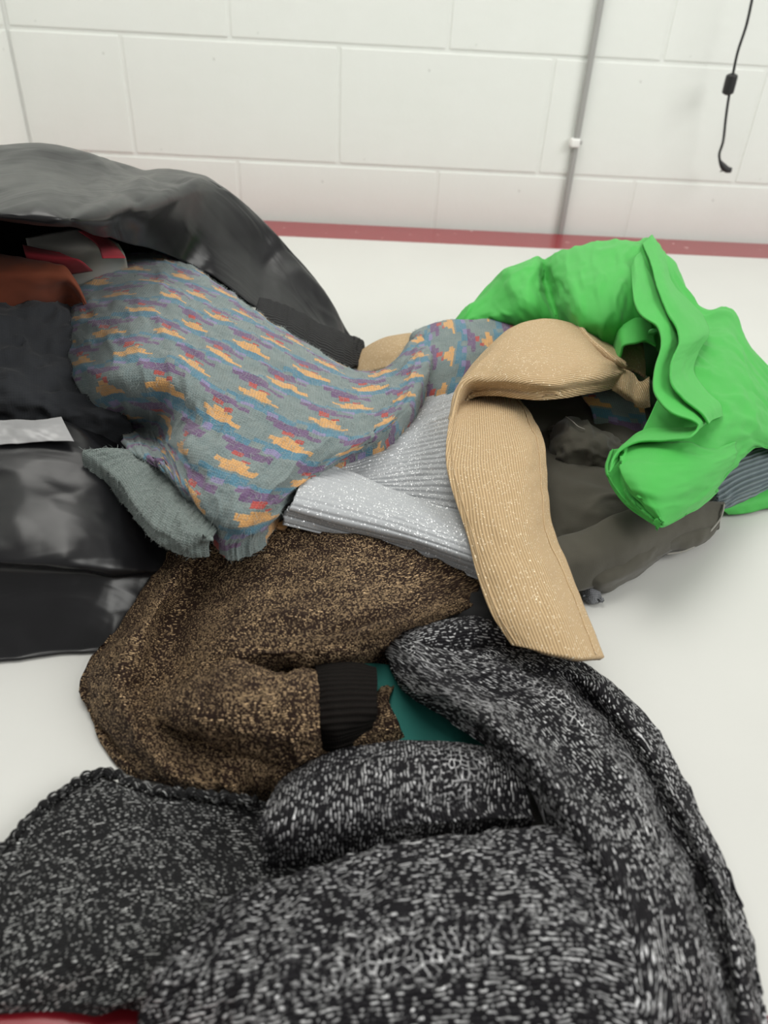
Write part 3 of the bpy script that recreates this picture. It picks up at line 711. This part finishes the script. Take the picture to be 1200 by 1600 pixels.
patch('far_panel', [
    [(560, 556, 20), (590, 536, 34), (620, 526, 42), (660, 524, 46), (700, 528, 46)],
    [(562, 568, 24), (592, 552, 40), (622, 545, 50), (662, 545, 54), (700, 548, 54)],
    [(566, 590, 22), (595, 580, 36), (625, 578, 46), (664, 578, 50), (700, 580, 50)]], MT['beige'], bg, (30, 50), .003, {'N': (4, 10), 'W': (4, 6)}, [(.8, .03, .02, 'n')])

def seam(key, parent, frac, axis, rad, mat, lift=.0003, a=0.0, b=1.0):
    X, N = GRID[key]
    L = X + N*lift
    line = L[:, int(frac*(L.shape[1]-1))] if axis == 'v' else L[int(frac*(L.shape[0]-1))]
    m = len(line); line = line[int(a*m):int(b*m)]
    return tube('seam', line[::3], rad, mat, parent, 6, 2)
for fr in (.085, .92): seam('beige_knit/hanging_end', bg, fr, 'v', .0006, MT['beige'])
# ------------------------------------------------------------------ green shirt
gr = empty('green_shirt', tuple(P(1000, 600, 0)), 'bright green crepe shirt heaped at the back right of the pile', 'shirt')
patch('back', [
    [(718, 496, 96), (762, 442, 120), (800, 414, 138), (836, 403, 142), (848, 408, 138), (875, 394, 152), (912, 384, 158), (950, 377, 162), (988, 376, 163), (1018, 374, 162), (1048, 402, 150), (1094, 486, 112)],
    [(730, 500, 98), (772, 462, 118), (806, 440, 136), (838, 428, 140), (852, 432, 130), (880, 425, 152), (915, 418, 160), (952, 410, 164), (988, 406, 166), (1018, 408, 164), (1046, 440, 150), (1085, 510, 114)],
    [(752, 506, 92), (790, 488, 112), (820, 470, 128), (846, 456, 132), (860, 462, 120), (888, 462, 144), (920, 458, 152), (955, 450, 156), (990, 445, 157), (1018, 450, 154), (1044, 480, 142), (1075, 540, 112)],
    [(780, 515, 82), (812, 510, 98), (836, 500, 110), (858, 492, 114), (872, 498, 106), (896, 505, 124), (925, 505, 132), (958, 500, 136), (990, 492, 138), (1015, 495, 136), (1040, 520, 128), (1068, 570, 106)],
    [(800, 528, 66), (830, 530, 76), (855, 530, 84), (875, 530, 88), (888, 535, 84), (908, 545, 94), (935, 545, 102), (962, 540, 108), (990, 535, 110), (1012, 538, 108), (1036, 560, 104), (1060, 600, 94)],
], MT['green'], gr, (110, 190), .0015, {'N': (4, 40), 'W': (40, 12)}, [(2.0, .05, .05, 'n'), (1.6, .03, .07, 'r')])
patch('right_side', [
    [(1040, 392, 152), (1056, 420, 148), (1078, 455, 134), (1100, 484, 122), (1145, 486, 112), (1175, 545, 84), (1230, 590, 56), (1320, 610, 30)],
    [(1030, 430, 152), (1048, 455, 146), (1072, 488, 134), (1100, 510, 124), (1142, 515, 114), (1175, 565, 92), (1230, 615, 62), (1320, 640, 30)],
    [(1035, 480, 142), (1052, 500, 138), (1078, 530, 128), (1108, 548, 120), (1146, 552, 112), (1180, 590, 96), (1235, 645, 66), (1320, 680, 28)],
    [(1040, 540, 126), (1060, 560, 126), (1090, 580, 120), (1122, 595, 114), (1158, 600, 106), (1190, 625, 92), (1235, 675, 62), (1310, 710, 24)],
    [(1035, 600, 112), (1058, 620, 112), (1090, 635, 110), (1125, 645, 106), (1160, 650, 98), (1190, 668, 84), (1230, 700, 52), (1300, 735, 18)],
    [(1010, 660, 104), (1040, 680, 104), (1075, 690, 103), (1110, 698, 98), (1145, 700, 88), (1178, 695, 74), (1215, 705, 50), (1280, 730, 18)],
    [(985, 705, 98), (1012, 730, 98), (1048, 742, 96), (1085, 748, 90), (1125, 742, 78), (1160, 715, 68), (1200, 690, 60), (1270, 700, 26)],
    [(968, 725, 92), (988, 762, 92), (1020, 790, 89), (1060, 790, 82), (1100, 772, 74), (1140, 730, 66), (1185, 686, 60), (1260, 690, 26)],
    [(966, 735, 88), (982, 775, 88), (1034, 816, 82), (1072, 800, 74), (1110, 775, 68), (1150, 725, 60), (1192, 682, 56), (1255, 680, 26)],
], MT['green'], gr, (150, 150), .0015, {'S': (-6, -2), 'N': (6, 30)}, [(1.8, .06, .05, 'n'), (1.6, .09, .03, 'r')])
# ruffled front edges: sheets whose front rim follows the S-curves
patch('front_ruffle', [
    [(1002, 392, 168), (1012, 420, 166), (1030, 455, 158), (1058, 490, 150), (1062, 530, 142), (1052, 570, 134), (1060, 596, 128), (1085, 612, 124), (1108, 630, 120), (1112, 650, 116), (1095, 668, 112), (1060, 672, 108), (1015, 672, 104), (985, 688, 100), (975, 712, 96)],
    [(992, 402, 170), (1000, 440, 168), (1015, 478, 160), (1042, 502, 154), (1048, 535, 146), (1038, 575, 138), (1042, 605, 132), (1065, 628, 128), (1090, 645, 124), (1098, 662, 120), (1082, 680, 116), (1045, 684, 112), (1002, 684, 107), (972, 700, 103), (962, 725, 99)],
    [(986, 415, 166), (989, 455, 166), (1000, 488, 160), (1028, 510, 155), (1034, 540, 148), (1024, 580, 140), (1024, 612, 134), (1048, 642, 130), (1082, 656, 126), (1092, 668, 122), (1076, 686, 119), (1040, 690, 114), (996, 692, 109), (966, 710, 104), (952, 738, 99)],
], MT['green'], gr, (40, 220), .0018, {'S': (104, -5)} if False else None, [(.5, .03, .03, 'n')])
patch('inner_ruffle', [
    [(1020, 366, 172), (1038, 400, 168), (1050, 440, 160), (1078, 470, 150), (1098, 492, 140), (1108, 520, 134), (1092, 550, 130), (1085, 580, 126), (1105, 610, 120), (1125, 630, 114), (1130, 650, 108)],
    [(1016, 368, 174), (1030, 405, 172), (1040, 445, 166), (1062, 482, 158), (1080, 505, 150), (1086, 530, 144), (1070, 560, 139), (1066, 590, 134), (1085, 618, 128), (1108, 640, 122), (1114, 656, 116)],
    [(1004, 380, 172), (1018, 412, 172), (1028, 450, 166), (1044, 488, 160), (1058, 512, 154), (1062, 536, 150), (1050, 566, 145), (1050, 598, 139), (1068, 622, 133), (1096, 645, 127), (1108, 662, 120)],
], MT['green'], gr, (40, 200), .0018, None, [(.5, .03, .03, 'n')])
patch('front_panel', [
    [(974, 698, 102), (992, 692, 105), (1030, 690, 108), (1075, 690, 108), (1110, 700, 100), (1150, 690, 88)],
    [(969, 726, 102), (992, 722, 105), (1030, 725, 107), (1078, 722, 104), (1115, 722, 96), (1150, 708, 84)],
    [(982, 757, 98), (1002, 760, 101), (1035, 765, 100), (1080, 756, 95), (1112, 748, 88), (1140, 730, 78)],
    [(1006, 785, 93), (1020, 790, 93), (1042, 795, 90), (1080, 782, 85), (1108, 768, 80), (1128, 748, 72)],
    [(1030, 810, 86), (1034, 814, 85), (1040, 817, 82), (1075, 798, 77), (1103, 780, 72), (1120, 762, 66)],
], MT['green'], gr, (70, 90), .0015, {'W': (-5, -3), 'S': (-5, -2)}, [(1.0, .05, .04, 'n'), (.8, .07, .02, 'r')])
patch('back_layer', [
    [(958, 702, 94), (985, 700, 92), (1012, 705, 90)],
    [(950, 730, 90), (975, 730, 87), (1008, 735, 86)],
    [(960, 757, 86), (985, 762, 83), (1018, 765, 82)],
    [(986, 788, 81), (1008, 790, 79), (1034, 790, 79)],
    [(1030, 817, 76), (1036, 812, 75), (1046, 806, 75)]], MT['green'], gr, (60, 24), .0015, {'W': (-4, 1)}, [(.4, .03, .03, 'n')])
patch('sleeve_cuff', [
    [(963, 496, 128), (980, 488, 132), (998, 484, 134), (1015, 490, 130)],
    [(968, 515, 128), (985, 510, 132), (1003, 505, 134), (1020, 512, 130)],
    [(974, 540, 122), (992, 536, 126), (1010, 532, 128), (1026, 540, 124)]], MT['green'], gr, (24, 24), .002, {'W': (100, 2)}, [(.5, .02, .02, 'n')])
bpt = P(1020, 518, .137)
bm = bmesh.new(); bmesh.ops.create_cone(bm, cap_ends=True, segments=20, radius1=.0045, radius2=.0040, depth=.002, matrix=Matrix.Translation(Vector(bpt)) @ Matrix.Rotation(-.9, 4, 'X'))
me = bpy.data.meshes.new('button'); bm.to_mesh(me); bm.free(); link('button', me, MT['button'], gr)
patch('trailing_hem', [
    [(1120, 785, 14), (1160, 768, 16), (1200, 750, 16), (1270, 735, 10)],
    [(1128, 796, 12), (1165, 785, 14), (1205, 774, 14), (1270, 765, 9)],
    [(1138, 804, 4), (1170, 802, 4), (1205, 794, 4), (1270, 790, 4)]], MT['green'], gr, (24, 40), .002, {'N': (4, 4)}, [(1, .03, .02, 'n')])

# ------------------------------------------------------------------ black and silver cardigan
bk = empty('black_silver_cardigan', tuple(P(700, 1350, 0)), 'large black knit cardigan with silver glitter thread in the foreground', 'cardigan')
patch('scalloped_panel', [
    [(-160, 1420, 5), (0, 1330, 7), (62, 1268, 8), (130, 1222, 10), (168, 1214, 11), (230, 1238, 12), (320, 1248, 16), (405, 1256, 18), (480, 1290, 16), (560, 1320, 10)],
    [(-160, 1450, 8), (0, 1360, 10), (70, 1300, 12), (142, 1258, 15), (184, 1250, 17), (245, 1266, 18), (325, 1276, 16), (408, 1290, 12), (490, 1320, 12), (570, 1345, 8)],
    [(-160, 1490, 9), (0, 1415, 13), (85, 1360, 15), (160, 1322, 16), (212, 1312, 16), (270, 1318, 14), (340, 1330, 10), (415, 1342, 10), (500, 1360, 10), (580, 1380, 8)],
    [(-160, 1530, 9), (0, 1470, 14), (92, 1430, 16), (172, 1405, 17), (232, 1394, 16), (290, 1392, 14), (352, 1398, 12), (422, 1404, 11), (505, 1415, 10), (590, 1430, 8)],
    [(-160, 1560, 8), (0, 1530, 13), (94, 1510, 16), (172, 1494, 19), (232, 1474, 21), (290, 1455, 22), (352, 1450, 20), (425, 1460, 16), (510, 1470, 12), (600, 1480, 8)],
    [(-160, 1585, 6), (0, 1572, 9), (96, 1560, 11), (165, 1560, 14), (222, 1548, 19), (285, 1530, 24), (355, 1520, 22), (430, 1520, 16), (515, 1530, 12), (610, 1540, 8)],
    [(-160, 1600, 4), (0, 1590, 5), (98, 1584, 6), (150, 1590, 8), (205, 1580, 12), (280, 1600, 18), (355, 1600, 18), (430, 1600, 14), (520, 1600, 10), (620, 1600, 8)],
], MT['blurex2'], bk, (170, 200), .003, None, [(1.6, .04, .03, 'n'), (.9, .03, .02, 'r')], fray=('N', 9, 2.2, 10))
patch('lower_body', [
    [(290, 1452, 20), (370, 1402, 26), (450, 1372, 33), (560, 1336, 40), (650, 1312, 44), (760, 1297, 46), (850, 1292, 46), (930, 1325, 44), (1000, 1370, 40)],
    [(262, 1490, 28), (350, 1450, 38), (440, 1420, 45), (560, 1390, 50), (670, 1370, 53), (780, 1360, 54), (870, 1360, 52), (960, 1395, 48), (1040, 1430, 38)],
    [(240, 1540, 30), (340, 1512, 42), (430, 1490, 50), (560, 1468, 55), (690, 1455, 56), (800, 1450, 56), (900, 1455, 54), (1000, 1475, 46), (1080, 1495, 34)],
    [(222, 1585, 26), (330, 1572, 40), (420, 1560, 48), (560, 1548, 52), (700, 1540, 54), (815, 1540, 54), (925, 1545, 50), (1030, 1555, 42), (1100, 1560, 30)],
    [(215, 1640, 20), (320, 1640, 32), (415, 1640, 40), (560, 1640, 45), (700, 1640, 46), (830, 1640, 46), (945, 1640, 42), (1050, 1640, 34), (1115, 1640, 24)],
    [(210, 1740, 6), (310, 1745, 12), (410, 1750, 16), (560, 1750, 18), (700, 1750, 18), (830, 1750, 18), (950, 1750, 16), (1060, 1750, 12), (1130, 1750, 8)],
], MT['blurex'], bk, (150, 240), .0018, {'W': (6, 4), 'N': (15, 4)}, [(2.0, .05, .04, 'n'), (1.0, .02, .03, 'r')])
patch('front_sleeve', [
    [(432, 1222, 26), (470, 1193, 32), (540, 1168, 36), (620, 1156, 36), (700, 1157, 36), (770, 1168, 36), (815, 1200, 34)],
    [(416, 1252, 40), (462, 1222, 46), (540, 1195, 48), (620, 1180, 48), (700, 1182, 46), (770, 1195, 44), (822, 1222, 38)],
    [(404, 1290, 42), (455, 1265, 49), (540, 1238, 50), (620, 1222, 48), (700, 1222, 44), (770, 1232, 40), (828, 1248, 36)],
    [(406, 1318, 34), (462, 1302, 42), (545, 1278, 44), (620, 1262, 42), (700, 1258, 38), (770, 1260, 35), (832, 1268, 34)],
    [(418, 1330, 24), (472, 1328, 28), (552, 1308, 32), (622, 1292, 34), (700, 1285, 34), (770, 1280, 34), (836, 1284, 34)],
], MT['blurex'], bk, (110, 150), .0015, {'N': (8, 4), 'S': (12, -4)}, [(1.4, .04, .03, 'n')], swap=True)
SIDE = [
    [(700, 1000, 34), (690, 1004, 38), (672, 1004, 42), (650, 1000, 44), (625, 998, 42), (607, 1004, 34)],
    [(762, 1005, 30), (745, 1014, 34), (715, 1024, 40), (675, 1030, 46), (640, 1026, 50), (606, 1028, 38)],
    [(835, 1012, 24), (810, 1030, 30), (772, 1048, 40), (725, 1058, 40), (675, 1066, 53), (632, 1068, 40)],
    [(922, 1040, 18), (892, 1062, 26), (850, 1085, 34), (800, 1098, 38), (740, 1106, 57), (692, 1106, 42)],
    [(986, 1092, 14), (945, 1112, 22), (902, 1135, 36), (852, 1150, 37), (795, 1150, 60), (747, 1140, 44)],
    [(1040, 1165, 12), (1003, 1165, 20), (952, 1192, 42), (902, 1208, 40), (846, 1200, 61), (798, 1190, 44)],
    [(1077, 1240, 12), (1043, 1230, 20), (995, 1260, 43), (940, 1272, 46), (887, 1256, 60), (843, 1248, 44)],
    [(1114, 1310, 11), (1080, 1305, 20), (1030, 1330, 43), (970, 1340, 52), (925, 1325, 54), (880, 1312, 42)],
    [(1152, 1400, 10), (1108, 1385, 19), (1062, 1405, 42), (1005, 1415, 51), (960, 1400, 52), (915, 1390, 44)],
    [(1176, 1500, 9), (1134, 1485, 18), (1090, 1495, 40), (1035, 1500, 49), (990, 1490, 50), (950, 1485, 44)],
    [(1187, 1590, 7), (1140, 1565, 16), (1105, 1580, 34), (1055, 1585, 43), (1010, 1580, 46), (970, 1575, 40)],
    [(1191, 1680, 6), (1150, 1680, 10), (1115, 1680, 24), (1065, 1680, 32), (1020, 1680, 36), (980, 1680, 30)],
]
def _groove(k, r):
    o, p, t = r[0], r[2], min(1.0, max(0.0, (k-2)/2.0))
    mixp = lambda f, z: (o[0]+(p[0]-o[0])*f, o[1]+(p[1]-o[1])*f, z)
    zc = o[2] + (p[2]-o[2])*.38; zg = o[2] + (p[2]-o[2])*.5
    return [o, mixp(.30, zc*(1-t) + 21*t), mixp(.54, zg*(1-t) + 7*t), mixp(.76, (o[2]+(p[2]-o[2])*.8)*(1-t) + 30*t)] + list(r[2:])
patch('side_panel', [_groove(k, r) for k, r in enumerate(SIDE)], MT['blurex'], bk, (260, 170), .0015, {'W': (3, 4), 'E': (-9, -3), 'N': (10, 4)}, [(1.6, .04, .03, 'n'), (.8, .02, .04, 'r')], swap=True)
patch('twisted_end', [
    [(612, 992, 36), (645, 982, 40), (690, 970, 42), (740, 964, 40), (790, 970, 34)],
    [(620, 1002, 44), (655, 994, 48), (695, 984, 49), (742, 978, 46), (790, 984, 38)],
    [(640, 1012, 44), (668, 1008, 46), (702, 1002, 46), (745, 994, 42), (790, 998, 34)]], MT['blurex'], bk, (40, 70), .0035, {'N': (20, 4), 'S': (25, 3)}, [(1, .02, .02, 'n')])

# picot trim along the scalloped edge: a beaded cord
tp = crv(np.array([P(x, y, z*.001) for x, y, z in [(-150, 1418, 8), (0, 1328, 10), (62, 1266, 11), (130, 1219, 13), (168, 1210, 14), (230, 1234, 15), (320, 1245, 19), (400, 1254, 21)]]), 40)
al = np.concatenate([[0], np.cumsum(np.linalg.norm(np.diff(tp, axis=0), axis=1))])
tp[:, 2] += .0012*np.sin(al/.0065*2*math.pi) ; tp[:, 1] += .0016*np.abs(np.sin(al/.0095*math.pi))
tube('picot_trim', tp, list(.0019 + .0011*np.abs(np.sin(al/.0048*math.pi))), MT['blurex2'], bk, 8, 2)

# loose mohair fibres on the patterned sweater
def fuzz(src, count, lmin, lmax, mat, seed):
    rs = np.random.RandomState(seed); me0 = src.data
    nvt = len(me0.vertices); co_ = np.empty(nvt*3); me0.vertices.foreach_get('co', co_); co_ = co_.reshape(-1, 3)
    no_ = np.empty(nvt*3); me0.vertices.foreach_get('normal', no_); no_ = no_.reshape(-1, 3)
    ar = np.empty(len(me0.polygons)); me0.polygons.foreach_get('area', ar); fi = rs.choice(len(ar), count, p=ar/ar.sum())
    idx = np.array([me0.loops[me0.polygons[int(f)].loop_start].vertex_index for f in fi]); p = co_[idx]; nn = no_[idx]
    d = rs.normal(size=(count, 3)); d -= nn*(d*nn).sum(1)[:, None]; d /= np.linalg.norm(d, axis=1)[:, None]
    L = rs.uniform(lmin, lmax, count)[:, None]; s_ = np.cross(d, nn)
    w_ = .00010
    mid = p + d*L*.5 + nn*L*.30; tip = p + d*L + nn*L*rs.uniform(.05, .5, count)[:, None] + s_*L*rs.uniform(-.3, .3, count)[:, None]
    V = np.stack([p - s_*w_, p + s_*w_, mid + s_*w_, mid - s_*w_, tip], 1).reshape(-1, 3)
    b = np.arange(count)*5
    F = [f for k in b for f in ((k, k+1, k+2, k+3), (k+3, k+2, k+4))]
    me = bpy.data.meshes.new('fuzz'); me.from_pydata(V.tolist(), [], F); me.update()
    o = link('fuzz', me, mat, None); o.parent = src; o['kind'] = 'stuff'
    return o
ps_parts = {c.name.split('.')[0]: c for c in ps.children}
MT['fibre'] = mat_plain('mohair_fibre', rgb(150, 158, 156), .9)
fuzz(ps_parts['body'], 16000, .003, .007, MT['fibre'], 1)
fuzz(ps_parts['hem'], 1500, .002, .005, MT['fibre'], 2)
fuzz(ps_parts['folded_panel'], 3000, .003, .006, MT['fibre'], 3)
